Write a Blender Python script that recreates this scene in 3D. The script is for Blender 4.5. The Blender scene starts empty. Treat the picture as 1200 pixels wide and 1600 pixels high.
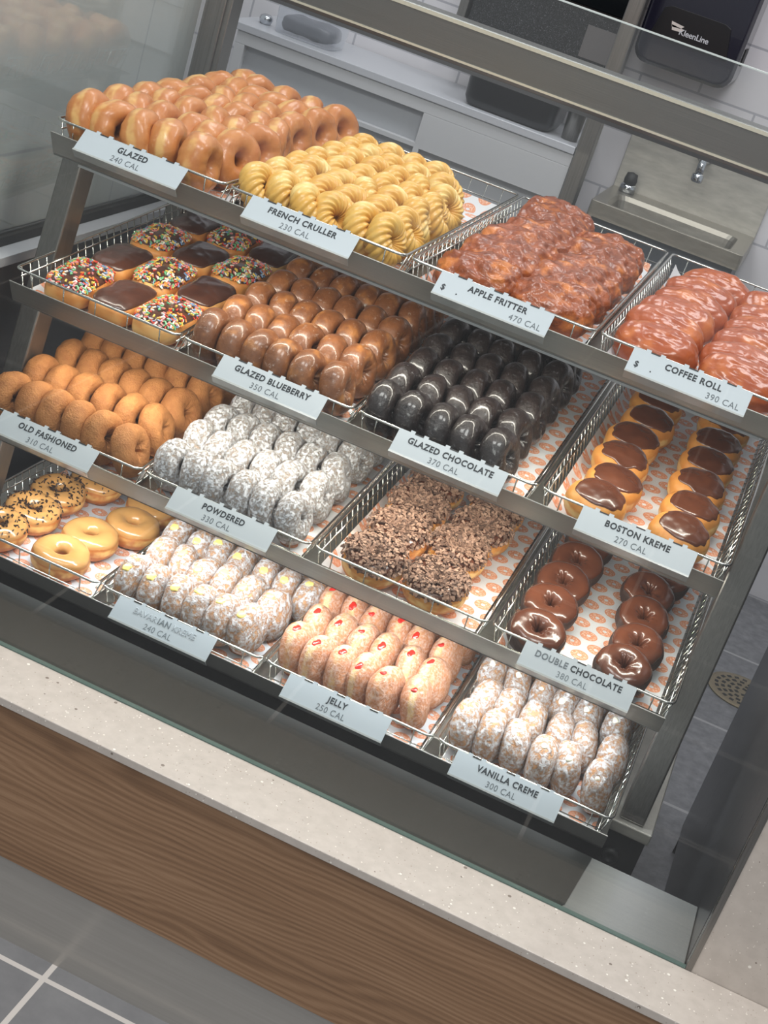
import bpy, math, random
from mathutils import Vector, Matrix, noise
random.seed(7)
SC = bpy.context.scene
COL = SC.collection
R = math.radians

# ------------------------------------------------------------------ camera
cam_data = bpy.data.cameras.new('camera')
cam = bpy.data.objects.new('camera', cam_data)
COL.objects.link(cam)
cam.matrix_world = (Matrix.Translation((-0.085, -1.961, 1.583)) @ Matrix.Rotation(R(11.43), 4, 'Z')
                    @ Matrix.Rotation(R(66.111), 4, 'X') @ Matrix.Rotation(R(18.662), 4, 'Z'))
cam_data.sensor_fit = 'VERTICAL'
cam_data.sensor_height = 36.0
cam_data.lens = 2370.67 / 1600 * 36.0
cam_data.clip_start = 0.05
SC.camera = cam

# ------------------------------------------------------------------ light
SC.view_settings.view_transform = 'Standard'
SC.view_settings.look = 'None'
SC.view_settings.gamma = 1.0
SC.view_settings.use_curve_mapping = False
SC.view_settings.exposure = 0.0
WORLD = 0.50
CEILING = 19.0
LED = {4: 2.4, 3: 3.0, 2: 3.8}
w = bpy.data.worlds.new('world')
SC.world = w
w.use_nodes = True
w.node_tree.nodes['Background'].inputs[0].default_value = (0.93, 0.96, 1.0, 1)
w.node_tree.nodes['Background'].inputs[1].default_value = WORLD

def area(name, loc, target, sx, sy, power, color=(1, 1, 1), spread=180):
    l = bpy.data.lights.new(name, 'AREA')
    l.shape = 'RECTANGLE'; l.size = sx; l.size_y = sy; l.energy = power; l.color = color
    l.spread = R(spread)
    o = bpy.data.objects.new(name, l)
    COL.objects.link(o)
    o.location = loc
    o.rotation_euler = (Vector(target) - Vector(loc)).to_track_quat('-Z', 'Y').to_euler()
    return o

for i, (x, y) in enumerate(((-1.0, -0.75), (0.1, -0.75))):
    area('ceiling_light', (x, y, 2.75), (x, y + 0.25, 0), 0.7, 0.5, CEILING, (1.0, 0.985, 0.965))
for i, x in enumerate((-1.15, 0.1)):
    area('kitchen_ceiling_light', (x, 1.15, 2.75), (x, 1.2, 0), 0.9, 0.5, 14.0, (0.97, 0.975, 1.0))
area('front_fill_light', (-0.5, -2.7, 2.75), (-0.5, -0.6, 0.2), 1.2, 0.6, 18.0, (1.0, 0.98, 0.96))  # unseen fill light, added to brighten the counter front

# ------------------------------------------------------------------ materials
def lin(c):
    f = lambda v: v / 12.92 if v <= 0.04045 else ((v + 0.055) / 1.055) ** 2.4
    return tuple(f(v / 255.0) for v in c) + (1.0,)

class NT:
    def __init__(s, name):
        s.m = bpy.data.materials.new(name); s.m.use_nodes = True
        s.t = s.m.node_tree; s.b = s.t.nodes['Principled BSDF']; s.out = s.t.nodes['Material Output']
    def n(s, typ, **kw):
        nd = s.t.nodes.new(typ)
        for k, v in kw.items():
            if k.startswith('i_'): nd.inputs[k[2:].replace('_', ' ')].default_value = v
            else: setattr(nd, k, v)
        return nd
    def l(s, a, b): s.t.links.new(a, b)
    def set(s, **kw):
        for k, v in kw.items(): s.b.inputs[k.replace('_', ' ')].default_value = v
    def coord(s, kind='Object'):
        return s.n('ShaderNodeTexCoord').outputs[kind]
    def mapped(s, kind='Object', scale=(1, 1, 1), loc=(0, 0, 0)):
        mp = s.n('ShaderNodeMapping'); mp.inputs['Scale'].default_value = scale; mp.inputs['Location'].default_value = loc
        s.l(s.coord(kind), mp.inputs['Vector']); return mp.outputs['Vector']
    def noise(s, vec, scale, detail=3, rough=0.55, dist=0):
        nd = s.n('ShaderNodeTexNoise'); nd.inputs['Scale'].default_value = scale; nd.inputs['Detail'].default_value = detail
        nd.inputs['Roughness'].default_value = rough; nd.inputs['Distortion'].default_value = dist
        if vec is not None: s.l(vec, nd.inputs['Vector'])
        return nd.outputs['Fac']
    def math(s, op, a, b=None, c=None):
        nd = s.n('ShaderNodeMath', operation=op)
        for i, v in enumerate((a, b, c)):
            if v is None: continue
            if isinstance(v, (int, float)): nd.inputs[i].default_value = v
            else: s.l(v, nd.inputs[i])
        return nd.outputs[0]
    def ramp(s, fac, stops):
        nd = s.n('ShaderNodeValToRGB'); cr = nd.color_ramp
        while len(cr.elements) < len(stops): cr.elements.new(0.5)
        for e, (p, c) in zip(cr.elements, stops):
            e.position = p; e.color = c
        s.l(fac, nd.inputs[0]); return nd.outputs['Color']
    def step(s, v, lo, hi):
        nd = s.n('ShaderNodeMapRange', interpolation_type='SMOOTHSTEP')
        s.l(v, nd.inputs['Value']); nd.inputs['From Min'].default_value = lo; nd.inputs['From Max'].default_value = hi
        return nd.outputs['Result']
    def mix(s, fac, a, b):
        nd = s.n('ShaderNodeMix', data_type='RGBA')
        if isinstance(fac, (int, float)): nd.inputs[0].default_value = fac
        else: s.l(fac, nd.inputs[0])
        for i, v in ((6, a), (7, b)):
            if isinstance(v, tuple): nd.inputs[i].default_value = v
            else: s.l(v, nd.inputs[i])
        return nd.outputs[2]
    def bump(s, h, strength=0.3, dist=0.002):
        nd = s.n('ShaderNodeBump'); nd.inputs['Strength'].default_value = strength; nd.inputs['Distance'].default_value = dist
        s.l(h, nd.inputs['Height']); s.l(nd.outputs['Normal'], s.b.inputs['Normal'])
    def color(s, c): s.l(c, s.b.inputs['Base Color'])
    def rnd(s): return s.n('ShaderNodeObjectInfo').outputs['Random']
    def shifted(s):
        """object coordinates moved by each copy's own random number, so that copies differ"""
        nd = s.n('ShaderNodeVectorMath', operation='ADD')
        s.l(s.coord('Object'), nd.inputs[0])
        s.l(s.math('MULTIPLY', s.rnd(), 3.7), nd.inputs[1])
        return nd.outputs[0]

def plain(name, c, rough=0.5, metal=0.0, coat=0.0, **kw):
    t = NT(name); t.set(Base_Color=lin(c), Roughness=rough, Metallic=metal, Coat_Weight=coat, **kw); return t.m

def steel(name, c, rough=0.32, scale=(3, 3, 200), metal=0.9, var=0.12):
    t = NT(name)
    f = t.noise(t.mapped('Object', scale), 3.0, 4, 0.6)
    d = tuple(v * (1 - var) for v in lin(c)[:3]) + (1,); u = tuple(min(1, v * (1 + var)) for v in lin(c)[:3]) + (1,)
    t.color(t.ramp(f, [(0.3, d), (0.7, u)]))
    t.set(Metallic=metal)
    t.l(t.math('MULTIPLY_ADD', f, 0.14, rough - 0.07), t.b.inputs['Roughness'])
    t.bump(f, 0.05, 0.001)
    return t.m

def dough(name, base, dark, light=None, rough=0.5, coat=0.0, coat_rough=0.1, band=None, band_c=None, nscale=45,
          patches=None, bump=0.25, bscale=160, spec=0.4, amt=(0.25, 0.75)):
    """fried dough: mottled browns, an optional pale proofing line round the middle, an optional coat of sugar or glaze patches"""
    t = NT(name); v = t.shifted()
    c = t.ramp(t.noise(v, nscale, 4, 0.6), [(amt[0], lin(dark)), (amt[1], lin(base))])
    hv = t.mix(t.math('MULTIPLY', t.rnd(), 0.35), c, lin(dark)); c = hv
    if light:
        c = t.mix(t.step(t.noise(v, nscale * 0.5, 2), 0.52, 0.75), c, lin(light))
    if band:
        sx = t.n('ShaderNodeSeparateXYZ'); t.l(t.coord('Object'), sx.inputs[0])
        z = t.math('ADD', sx.outputs['Z'], t.math('MULTIPLY_ADD', t.noise(v, 50, 2), 0.008, -0.004))
        rr = t.math('SQRT', t.math('ADD', t.math('MULTIPLY', sx.outputs['X'], sx.outputs['X']), t.math('MULTIPLY', sx.outputs['Y'], sx.outputs['Y'])))
        k = t.math('MULTIPLY', t.math('SUBTRACT', 1.0, t.step(t.math('ABSOLUTE', z), band[0] * 0.4, band[0])), t.step(rr, band[1] * 0.78, band[1] * 0.9))
        c = t.mix(t.math('MULTIPLY', k, t.step(t.noise(v, 38, 2), 0.30, 0.62)), c, lin(band_c))
    h = t.noise(v, bscale, 4, 0.6)
    if patches:
        pc, lo, hi, ps, amount = patches
        pf = t.noise(v, ps, 8, 0.74, 0.15)
        k = t.math('MULTIPLY', t.step(pf, lo, hi), amount)
        c = t.mix(k, c, lin(pc))
        h = t.math('ADD', h, t.math('MULTIPLY', k, 1.2))
        if coat > 0:
            t.l(t.math('MULTIPLY', t.math('SUBTRACT', 1.0, k), coat), t.b.inputs['Coat Weight'])
    t.color(c)
    t.set(Roughness=rough, Specular_IOR_Level=spec, Coat_Roughness=coat_rough)
    if coat > 0 and not patches: t.set(Coat_Weight=coat)
    t.bump(h, bump, 0.003)
    return t.m

M = {}
M['steel'] = steel('brushed_stainless', (168, 165, 158))
M['steel_x'] = steel('stainless_brushed_lengthwise', (147, 147, 143), 0.3, (2, 200, 200))
M['steel_lip'] = steel('stainless_lip', (168, 166, 160), 0.34, (2, 200, 200), 0.62, 0.06)
M['steel_rail'] = steel('stainless_header', (114, 114, 111), 0.4, (1.5, 300, 300))
M['steel_dark'] = steel('dull_grey_steel', (112, 114, 113), 0.42, (200, 200, 4), 0.85)
M['steel_v'] = steel('stainless_upright', (136, 134, 131), 0.34, (160, 160, 3))
M['steel_sill'] = steel('stainless_sill', (186, 189, 188), 0.22, (2, 120, 120), 0.65, 0.05)
M['side_steel'] = steel('grey_side_lining', (96, 97, 102), 0.3, (90, 90, 3), 0.8, 0.06)
M['sink'] = steel('sink_steel', (186, 182, 174), 0.48, (8, 8, 30), 0.6)
M['chrome'] = plain('chrome_wire', (214, 214, 208), 0.16, 1.0)
M['faucet'] = plain('faucet_chrome', (190, 194, 200), 0.12, 1.0)
M['black'] = plain('black_panel', (30, 30, 32), 0.4)
M['rubber'] = plain('black_rubber', (22, 22, 23), 0.55)
M['sign'] = plain('white_sign', (182, 190, 196), 0.38)
M['ink'] = plain('black_lettering', (38, 44, 50), 0.6)
M['ink_grey'] = plain('grey_lettering', (92, 99, 105), 0.6)
M['ink_worn'] = plain('worn_lettering', (165, 172, 178), 0.6)
M['ink_half'] = plain('half_worn_lettering', (112, 120, 126), 0.6)
M['plastic_edge'] = plain('clear_plastic_edge', (175, 178, 176), 0.2)
M['white_paint'] = plain('white_laminate', (184, 184, 187), 0.45)
M['grey_paint'] = plain('grey_laminate', (164, 166, 171), 0.5)
M['counter_top'] = plain('pale_counter_top', (178, 179, 185), 0.3)
M['dispenser'] = plain('glossy_black_plastic', (26, 25, 38), 0.16, coat=0.3)
M['dispenser_matt'] = plain('black_plastic_recess', (12, 12, 18), 0.3)
M['brand_grey'] = plain('pale_grey_print', (190, 190, 195), 0.5)
M['brand_leaf'] = plain('pale_leaf_print', (196, 186, 180), 0.5)
M['white_wire'] = plain('white_wire', (225, 228, 228), 0.35)
M['gasket'] = plain('black_gasket', (38, 38, 38), 0.5)

def wood():
    t = NT('walnut_laminate')
    sx = t.n('ShaderNodeSeparateXYZ'); t.l(t.coord('Object'), sx.inputs[0])
    warp = t.noise(t.mapped('Object', (1.1, 1, 6)), 1.0, 3, 0.5)
    warp2 = t.noise(t.mapped('Object', (5, 1, 30)), 1.0, 2, 0.5)
    ph = t.math('ADD', t.math('MULTIPLY', sx.outputs['Z'], 560.0), t.math('ADD', t.math('MULTIPLY', warp, 105.0), t.math('MULTIPLY', warp2, 9.0)))
    ring = t.math('MULTIPLY_ADD', t.math('SINE', ph), 0.5, 0.5)
    fine = t.noise(t.mapped('Object', (9, 1, 420)), 1.0, 4, 0.7)
    broad = t.noise(t.mapped('Object', (1.6, 1, 14)), 1.0, 2, 0.5)
    f = t.math('ADD', t.math('MULTIPLY', ring, 0.17), t.math('ADD', t.math('MULTIPLY', fine, 0.42), t.math('MULTIPLY', broad, 0.42)))
    t.color(t.ramp(f, [(0.25, lin((108, 80, 59))), (0.5, lin((144, 111, 83))), (0.80, lin((172, 138, 108)))]))
    t.set(Roughness=0.42); t.bump(fine, 0.06, 0.001)
    return t.m
M['wood'] = wood()

def stone():
    t = NT('speckled_quartz')
    v = t.coord('Object')
    c = t.ramp(t.noise(v, 60, 3), [(0.3, lin((187, 178, 169))), (0.7, lin((197, 188, 179)))])
    for sc, lo, col, keep in ((80, 0.055, (246, 242, 232), 0.80), (60, 0.04, (104, 90, 80), 0.84), (190, 0.09, (160, 146, 134), 0.62), (170, 0.09, (236, 230, 220), 0.7)):
        vo = t.n('ShaderNodeTexVoronoi'); vo.inputs['Scale'].default_value = sc; t.l(v, vo.inputs['Vector'])
        sp = t.n('ShaderNodeSeparateColor'); t.l(vo.outputs['Color'], sp.inputs[0])
        size = t.math('MULTIPLY', t.math('GREATER_THAN', sp.outputs[0], keep), t.math('MULTIPLY_ADD', sp.outputs[1], 0.13, lo))
        k = t.math('LESS_THAN', vo.outputs['Distance'], size)
        c = t.mix(t.math('MULTIPLY', k, 0.75), c, lin(col))
    t.color(c); t.set(Roughness=0.22)
    return t.m
M['stone'] = stone()

def tile(name, tw, th, ox, oy, body, body2, grout, gw=0.005, rough=0.5, offset=0.0, nscale=14, streak=False):
    t = NT(name)
    br = t.n('ShaderNodeTexBrick', offset=offset, squash=1.0)
    mp = t.n('ShaderNodeMapping'); mp.inputs['Location'].default_value = (-ox, -oy, 0)
    t.l(t.coord('UV'), mp.inputs['Vector']); t.l(mp.outputs['Vector'], br.inputs['Vector'])
    br.inputs['Scale'].default_value = 1.0; br.inputs['Brick Width'].default_value = tw; br.inputs['Row Height'].default_value = th
    br.inputs['Mortar Size'].default_value = gw; br.inputs['Mortar Smooth'].default_value = 0.1
    n1 = t.noise(t.mapped('UV', (1, 5, 1) if streak else (1, 1, 1)), nscale, 5, 0.65)
    c = t.ramp(n1, [(0.3, lin(body)), (0.72, lin(body2))])
    t.color(t.mix(br.outputs['Fac'], c, lin(grout)))
    t.set(Roughness=rough)
    t.bump(t.math('SUBTRACT', 1.0, br.outputs['Fac']), 0.25, 0.002)
    return t.m
M['floor_front'] = tile('grey_floor_tile', 0.52, 0.40, -0.652 - 0.52 * 10, -0.395 - 0.40 * 10, (116, 116, 118), (132, 132, 133), (206, 200, 194), 0.0045, 0.45)
M['floor_back'] = tile('dark_floor_plank_tile', 0.9, 0.405, -4.1, 0.78 - 0.405 * 4, (88, 88, 93), (122, 122, 126), (146, 145, 147), 0.005, 0.42, 0.5, 38, False)
M['wall_tile'] = tile('white_wall_tile', 0.30, 0.148, -0.62 - 6, 0.0, (206, 203, 208), (211, 208, 212), (168, 167, 174), 0.003, 0.25, 0.5)
M['side_tile'] = tile('pale_wall_tile', 0.6, 0.30, -3, 0.02, (198, 202, 202), (204, 207, 207), (178, 182, 186), 0.003, 0.4)

def liner():
    """white greaseproof sheet printed with rows of small orange ring doughnuts"""
    t = NT('printed_liner_paper')
    sx = t.n('ShaderNodeSeparateXYZ'); t.l(t.coord('UV'), sx.inputs[0])
    pu, pv = 0.039, 0.033
    v_ = t.math('DIVIDE', sx.outputs['Y'], pv)
    row = t.math('FLOOR', v_)
    u_ = t.math('ADD', t.math('DIVIDE', sx.outputs['X'], pu), t.math('MULTIPLY', t.math('MODULO', t.math('ABSOLUTE', row), 2.0), 0.5))
    fu = t.math('MULTIPLY', t.math('SUBTRACT', t.math('FRACT', u_), 0.5), pu)
    fv = t.math('MULTIPLY', t.math('SUBTRACT', t.math('FRACT', v_), 0.5), pv)
    d = t.math('SQRT', t.math('ADD', t.math('MULTIPLY', fu, fu), t.math('MULTIPLY', fv, fv)))
    ring = t.math('MULTIPLY', t.math('LESS_THAN', d, 0.0142), t.math('GREATER_THAN', d, 0.0036))
    glaze = t.math('MULTIPLY', t.math('LESS_THAN', t.math('ABSOLUTE', t.math('SUBTRACT', d, 0.0088)), 0.0040), t.step(t.noise(t.coord('UV'), 330, 2), 0.50, 0.56))
    c = t.mix(ring, lin((222, 224, 228)), lin((224, 148, 110)))
    c = t.mix(t.math('MULTIPLY', glaze, 0.85), c, lin((238, 206, 186)))
    t.color(c); t.set(Roughness=0.6)
    return t.m
M['liner'] = liner()

def glass(name, tint, haze, ior=1.5):
    t = NT(name)
    tr = t.n('ShaderNodeBsdfTransparent'); tr.inputs[0].default_value = tint
    gl = t.n('ShaderNodeBsdfGlossy'); gl.inputs['Roughness'].default_value = 0.015; gl.inputs['Color'].default_value = (1, 1, 1, 1)
    df = t.n('ShaderNodeBsdfDiffuse'); df.inputs['Color'].default_value = (0.75, 0.78, 0.8, 1)
    fr = t.n('ShaderNodeFresnel'); bk = t.n('ShaderNodeNewGeometry').outputs['Backfacing']
    t.l(t.math('MULTIPLY_ADD', bk, 1.0 / ior - ior, ior), fr.inputs['IOR'])   # the same reflection on both faces of a thin pane
    m1 = t.n('ShaderNodeMixShader'); m1.inputs[0].default_value = haze
    t.l(tr.outputs[0], m1.inputs[1]); t.l(df.outputs[0], m1.inputs[2])
    m2 = t.n('ShaderNodeMixShader')
    t.l(fr.outputs[0], m2.inputs[0]); t.l(m1.outputs[0], m2.inputs[1]); t.l(gl.outputs[0], m2.inputs[2])
    t.l(m2.outputs[0], t.out.inputs['Surface'])
    return t.m
M['glass'] = glass('clear_glass', (0.965, 0.98, 0.972, 1), 0.003)
M['glass_side'] = glass('side_glass', (0.95, 0.965, 0.96, 1), 0.05, 1.5)
M['glass_edge'] = plain('green_glass_edge', (92, 112, 106), 0.12)
M['clear_plastic'] = glass('clear_plastic', (0.82, 0.84, 0.87, 1), 0.10)

# doughs and toppings
M['glazed'] = dough('glazed_yeast_dough', (208, 140, 78), (184, 110, 54), rough=0.4, coat=0.4, coat_rough=0.18, band=(0.009, 0.042), band_c=(224, 176, 108), nscale=40, bump=0.12,
                    patches=((218, 160, 112), 0.54, 0.66, 75, 0.45))
M['cruller'] = dough('cruller_dough', (236, 192, 104), (220, 164, 70), (242, 212, 140), rough=0.36, coat=0.45, coat_rough=0.18, nscale=40, bump=0.1)
M['fritter'] = dough('fritter_dough', (184, 92, 36), (112, 48, 15), (212, 124, 54), rough=0.3, coat=0.5, coat_rough=0.13, nscale=60, bump=0.8, bscale=150,
                     patches=((214, 146, 104), 0.62, 0.72, 110, 0.25))
M['coffee'] = dough('coffee_roll_dough', (188, 96, 46), (156, 68, 28), (206, 118, 60), rough=0.3, coat=0.55, coat_rough=0.14, nscale=40, bump=0.3, bscale=110,
                    patches=((216, 150, 116), 0.62, 0.71, 100, 0.35))
M['blueberry'] = dough('glazed_cake_dough', (150, 96, 58), (108, 64, 37), (180, 120, 64), rough=0.38, coat=0.6, coat_rough=0.16, nscale=60, bump=0.4, bscale=180,
                       patches=((224, 206, 192), 0.57, 0.68, 95, 0.5))
M['choccake'] = dough('glazed_chocolate_dough', (50, 39, 37), (24, 19, 19), rough=0.34, coat=0.7, coat_rough=0.13, nscale=70, bump=0.6, bscale=200,
                      patches=((168, 166, 176), 0.57, 0.68, 120, 0.34))
M['oldfash'] = dough('cake_dough', (192, 132, 76), (150, 94, 50), rough=0.62, nscale=70, bump=0.9, bscale=330)
M['powdered'] = dough('powdered_dough', (208, 190, 174), (190, 166, 146), rough=0.85, nscale=60, bump=1.0, bscale=230,
                      patches=((226, 228, 234), 0.34, 0.56, 170, 0.95), spec=0.15)
M['powdered_thin'] = dough('thinly_powdered_dough', (200, 154, 112), (172, 122, 84), rough=0.8, nscale=60, bump=0.8, bscale=260,
                           patches=((224, 222, 224), 0.40, 0.60, 130, 0.93), spec=0.15)
M['sugared'] = dough('sugared_dough', (206, 142, 98), (180, 112, 70), rough=0.65, band=(0.0075, 0.040), band_c=(228, 190, 132), nscale=60, bump=0.6, bscale=380,
                     patches=((226, 198, 184), 0.42, 0.62, 200, 0.62), spec=0.3)
M['yeast'] = dough('yeast_dough', (224, 164, 86), (200, 126, 56), rough=0.48, coat=0.12, coat_rough=0.3, band=(0.008, 0.04), band_c=(242, 208, 140), nscale=40, bump=0.14)
M['john'] = dough('long_bun_dough', (222, 158, 88), (198, 126, 60), rough=0.48, coat=0.1, nscale=30, bump=0.14, light=(236, 190, 122))
M['dchoc'] = dough('chocolate_dough', (78, 60, 54), (56, 41, 38), rough=0.6, nscale=70, bump=0.5, bscale=200)
def icing(name, a, b, rough=0.25, coat=0.5, bump=0.15):
    t = NT(name); v = t.shifted()
    t.color(t.ramp(t.noise(v, 22, 3), [(0.3, lin(b)), (0.7, lin(a))]))
    t.set(Roughness=rough, Coat_Weight=coat, Coat_Roughness=0.1)
    t.bump(t.noise(v, 30, 2), bump, 0.004)
    return t.m
M['choc'] = icing('chocolate_icing', (104, 60, 41), (84, 47, 33))
M['choc_dark'] = icing('dark_chocolate_icing', (86, 52, 40), (66, 39, 31), 0.3)
M['maple'] = icing('maple_icing', (200, 148, 88), (184, 130, 72), 0.24, 0.5)
M['maple_dough'] = dough('maple_ring_dough', (192, 118, 56), (164, 90, 36), rough=0.48, coat=0.12, coat_rough=0.3, band=(0.008, 0.045), band_c=(226, 178, 106), nscale=40, bump=0.14)
M['custard'] = plain('custard', (244, 218, 120), 0.35, coat=0.3)
M['jelly'] = plain('red_jelly', (196, 44, 34), 0.2, coat=0.6)
M['cream'] = plain('vanilla_cream', (244, 236, 214), 0.45)
SPR = [plain('sprinkle_' + n, c, 0.45) for n, c in (('white', (246, 240, 226)), ('yellow', (240, 206, 96)), ('pink', (236, 150, 150)), ('red', (214, 70, 56)), ('orange', (240, 150, 72)), ('green', (120, 190, 140)), ('blue', (130, 160, 200)))]
M['choc_sprinkle'] = plain('chocolate_sprinkles', (44, 28, 22), 0.45)
CRUMB = [plain('crumb_' + n, c, 0.7) for n, c in (('brown', (132, 101, 84)), ('tan', (160, 128, 108)), ('dark', (98, 73, 60)))]

# ------------------------------------------------------------------ mesh helpers
class MB:
    def __init__(s): s.v = []; s.f = []; s.mi = []; s.uv = {}; s.sm = []
    def add(s, vs, fs, mi=0, smooth=False, uvs=None):
        o = len(s.v); s.v += [tuple(p) for p in vs]
        for i, f in enumerate(fs):
            if uvs: s.uv[len(s.f)] = [uvs[k] for k in f]
            s.f.append([k + o for k in f]); s.mi.append(mi); s.sm.append(smooth)
    def box(s, x0, x1, y0, y1, z0, z1, mi=0, mat=None):
        vs = [Vector((x, y, z)) for x in (x0, x1) for y in (y0, y1) for z in (z0, z1)]
        if mat is not None: vs = [mat @ p for p in vs]
        s.add(vs, [(0, 1, 3, 2), (4, 6, 7, 5), (0, 4, 5, 1), (2, 3, 7, 6), (0, 2, 6, 4), (1, 5, 7, 3)], mi)
    def prism(s, prof, x0, x1, mi=0):
        """profile in (y, z) extruded along X"""
        n = len(prof)
        vs = [(x0, y, z) for y, z in prof] + [(x1, y, z) for y, z in prof]
        fs = [(i, (i + 1) % n, (i + 1) % n + n, i + n) for i in range(n)]
        s.add(vs, fs + [tuple(range(n))[::-1], tuple(range(n, 2 * n))], mi)
    def tube(s, path, r, n=6, closed=False, mi=0):
        P = [Vector(p) for p in path]; m = len(P); vs = []; last = None
        for i, p in enumerate(P):
            if closed: d = P[(i + 1) % m] - P[i - 1]
            else: d = P[min(i + 1, m - 1)] - P[max(i - 1, 0)]
            d.normalize()
            if last is None:
                a = Vector((0, 0, 1)) if abs(d.z) < 0.9 else Vector((1, 0, 0))
            else: a = last
            u = (a - d * a.dot(d)).normalized(); last = u
            q = d.cross(u)
            vs += [p + (u * math.cos(2 * math.pi * k / n) + q * math.sin(2 * math.pi * k / n)) * r for k in range(n)]
        fs = []
        for i in range(m if closed else m - 1):
            j = (i + 1) % m
            fs += [(i * n + k, i * n + (k + 1) % n, j * n + (k + 1) % n, j * n + k) for k in range(n)]
        if not closed: fs += [tuple(range(n))[::-1], tuple(range((m - 1) * n, m * n))]
        s.add(vs, fs, mi, True)
    def lathe(s, prof, n=24, mat=None, mi=0, smooth=True):
        vs = []
        for r, z in prof:
            for k in range(n):
                p = Vector((r * math.cos(2 * math.pi * k / n), r * math.sin(2 * math.pi * k / n), z))
                vs.append(mat @ p if mat is not None else p)
        fs = []
        for i in range(len(prof) - 1):
            fs += [(i * n + k, i * n + (k + 1) % n, (i + 1) * n + (k + 1) % n, (i + 1) * n + k) for k in range(n)]
        fs += [tuple(range(n))[::-1], tuple(range((len(prof) - 1) * n, len(prof) * n))]
        s.add(vs, fs, mi, smooth)
    def grid(s, fn, nu, nv, cu=False, cv=False, mi=0, uv=None, flip=False):
        vs = [fn(i / (nu if cu else nu - 1), j / (nv if cv else nv - 1)) for i in range(nu) for j in range(nv)]
        uvs = [uv(i / (nu if cu else nu - 1), j / (nv if cv else nv - 1)) for i in range(nu) for j in range(nv)] if uv else None
        fs = []
        for i in range(nu if cu else nu - 1):
            for j in range(nv if cv else nv - 1):
                a, b = i * nv + j, ((i + 1) % nu) * nv + j
                c, d = ((i + 1) % nu) * nv + (j + 1) % nv, i * nv + (j + 1) % nv
                fs.append((a, d, c, b) if flip else (a, b, c, d))
        s.add(vs, fs, mi, True, uvs)
    def mesh(s, name, mats):
        me = bpy.data.meshes.new(name); me.from_pydata(s.v, [], s.f); me.update()
        for m in (mats if isinstance(mats, (list, tuple)) else [mats]): me.materials.append(m)
        uvl = me.uv_layers.new(name='UVMap')
        for p in me.polygons:
            p.material_index = s.mi[p.index]; p.use_smooth = s.sm[p.index]
            if p.index in s.uv:
                for li, q in zip(p.loop_indices, s.uv[p.index]): uvl.data[li].uv = q
            else:
                nrm = p.normal; ax = max(range(3), key=lambda k: abs(nrm[k]))
                for li in p.loop_indices:
                    c = me.vertices[me.loops[li].vertex_index].co
                    uvl.data[li].uv = ((c.y, c.z), (c.x, c.z), (c.x, c.y))[ax]
        return me
    def build(s, name, mats, parent=None, bevel=0.0, label=None):
        return link(name, s.mesh(name, mats), parent, bevel, label)

def link(name, me, parent=None, bevel=0.0, label=None):
    o = bpy.data.objects.new(name, me); COL.objects.link(o)
    if parent is not None: o.parent = parent
    if bevel > 0:
        b = o.modifiers.new('bevel', 'BEVEL'); b.width = bevel; b.segments = 2; b.limit_method = 'ANGLE'
    if label: o['label'] = label
    return o

def tag(o, label, cat, group=None):
    o['label'] = label; o['category'] = cat
    if group: o['group'] = group
    return o
def thing(name, label, cat, loc=(0, 0, 0), group=None):
    o = bpy.data.objects.new(name, None); COL.objects.link(o); o.location = loc
    o.empty_display_size = 0.02
    return tag(o, label, cat, group)
def struct(o):
    o['kind'] = 'structure'; return o
def dup(root, mat, label, group):
    r = root.copy(); COL.objects.link(r); r.matrix_world = mat
    r['label'] = label
    if group: r['group'] = group
    for ch in root.children:
        c = ch.copy(); COL.objects.link(c); c.parent = r
        for g in ch.children:
            d = g.copy(); COL.objects.link(d); d.parent = c
    return r

# ------------------------------------------------------------------ measures of the rack (metres)
YS = {1: 0.0, 2: 0.023, 3: 0.054, 4: 0.089}            # front rim of each tier
ZS = {1: 0.387, 2: 0.590, 3: 0.805, 4: 1.035}
TS = {1: 0.0, 2: R(3.6), 3: R(3.55), 4: 0.0}           # slope of each tier
XO = {1: -0.005, 2: 0.008, 3: 0.001, 4: -0.004}
P, D, H = 0.2904, 0.689, 0.05
def shelf_frame(k):
    return Matrix.Translation((0, YS[k], ZS[k] - H)) @ Matrix.Rotation(TS[k], 4, 'X')
def basket_frame(k, n):
    return Matrix.Translation((-P * n + XO[k], 0, 0)) @ shelf_frame(k)

# ------------------------------------------------------------------ structure
b = MB(); b.box(-4.5, 3.0, -5.0, -0.30, -0.06, 0.0)
struct(b.build('floor', M['floor_front']))
b = MB(); b.box(-4.5, 3.0, -0.30, 2.0, -0.06, 0.0)
o = b.build('floor_back', M['floor_back']); struct(o)
b = MB(); b.box(-4.5, 3.0, 2.0, 2.1, 0.0, 2.9)
struct(b.build('wall_back', M['wall_tile']))
b = MB(); b.box(-1.80, -1.290, -0.255, 0.798, 0.787, 2.9)
struct(b.build('wall_left', M['side_tile']))
# stone-clad end wall to the right of the glass
b = MB(); b.box(0.150, 1.60, -0.262, -0.20, 0.0, 1.9)
struct(b.build('wall_right', M['stone']))

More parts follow.
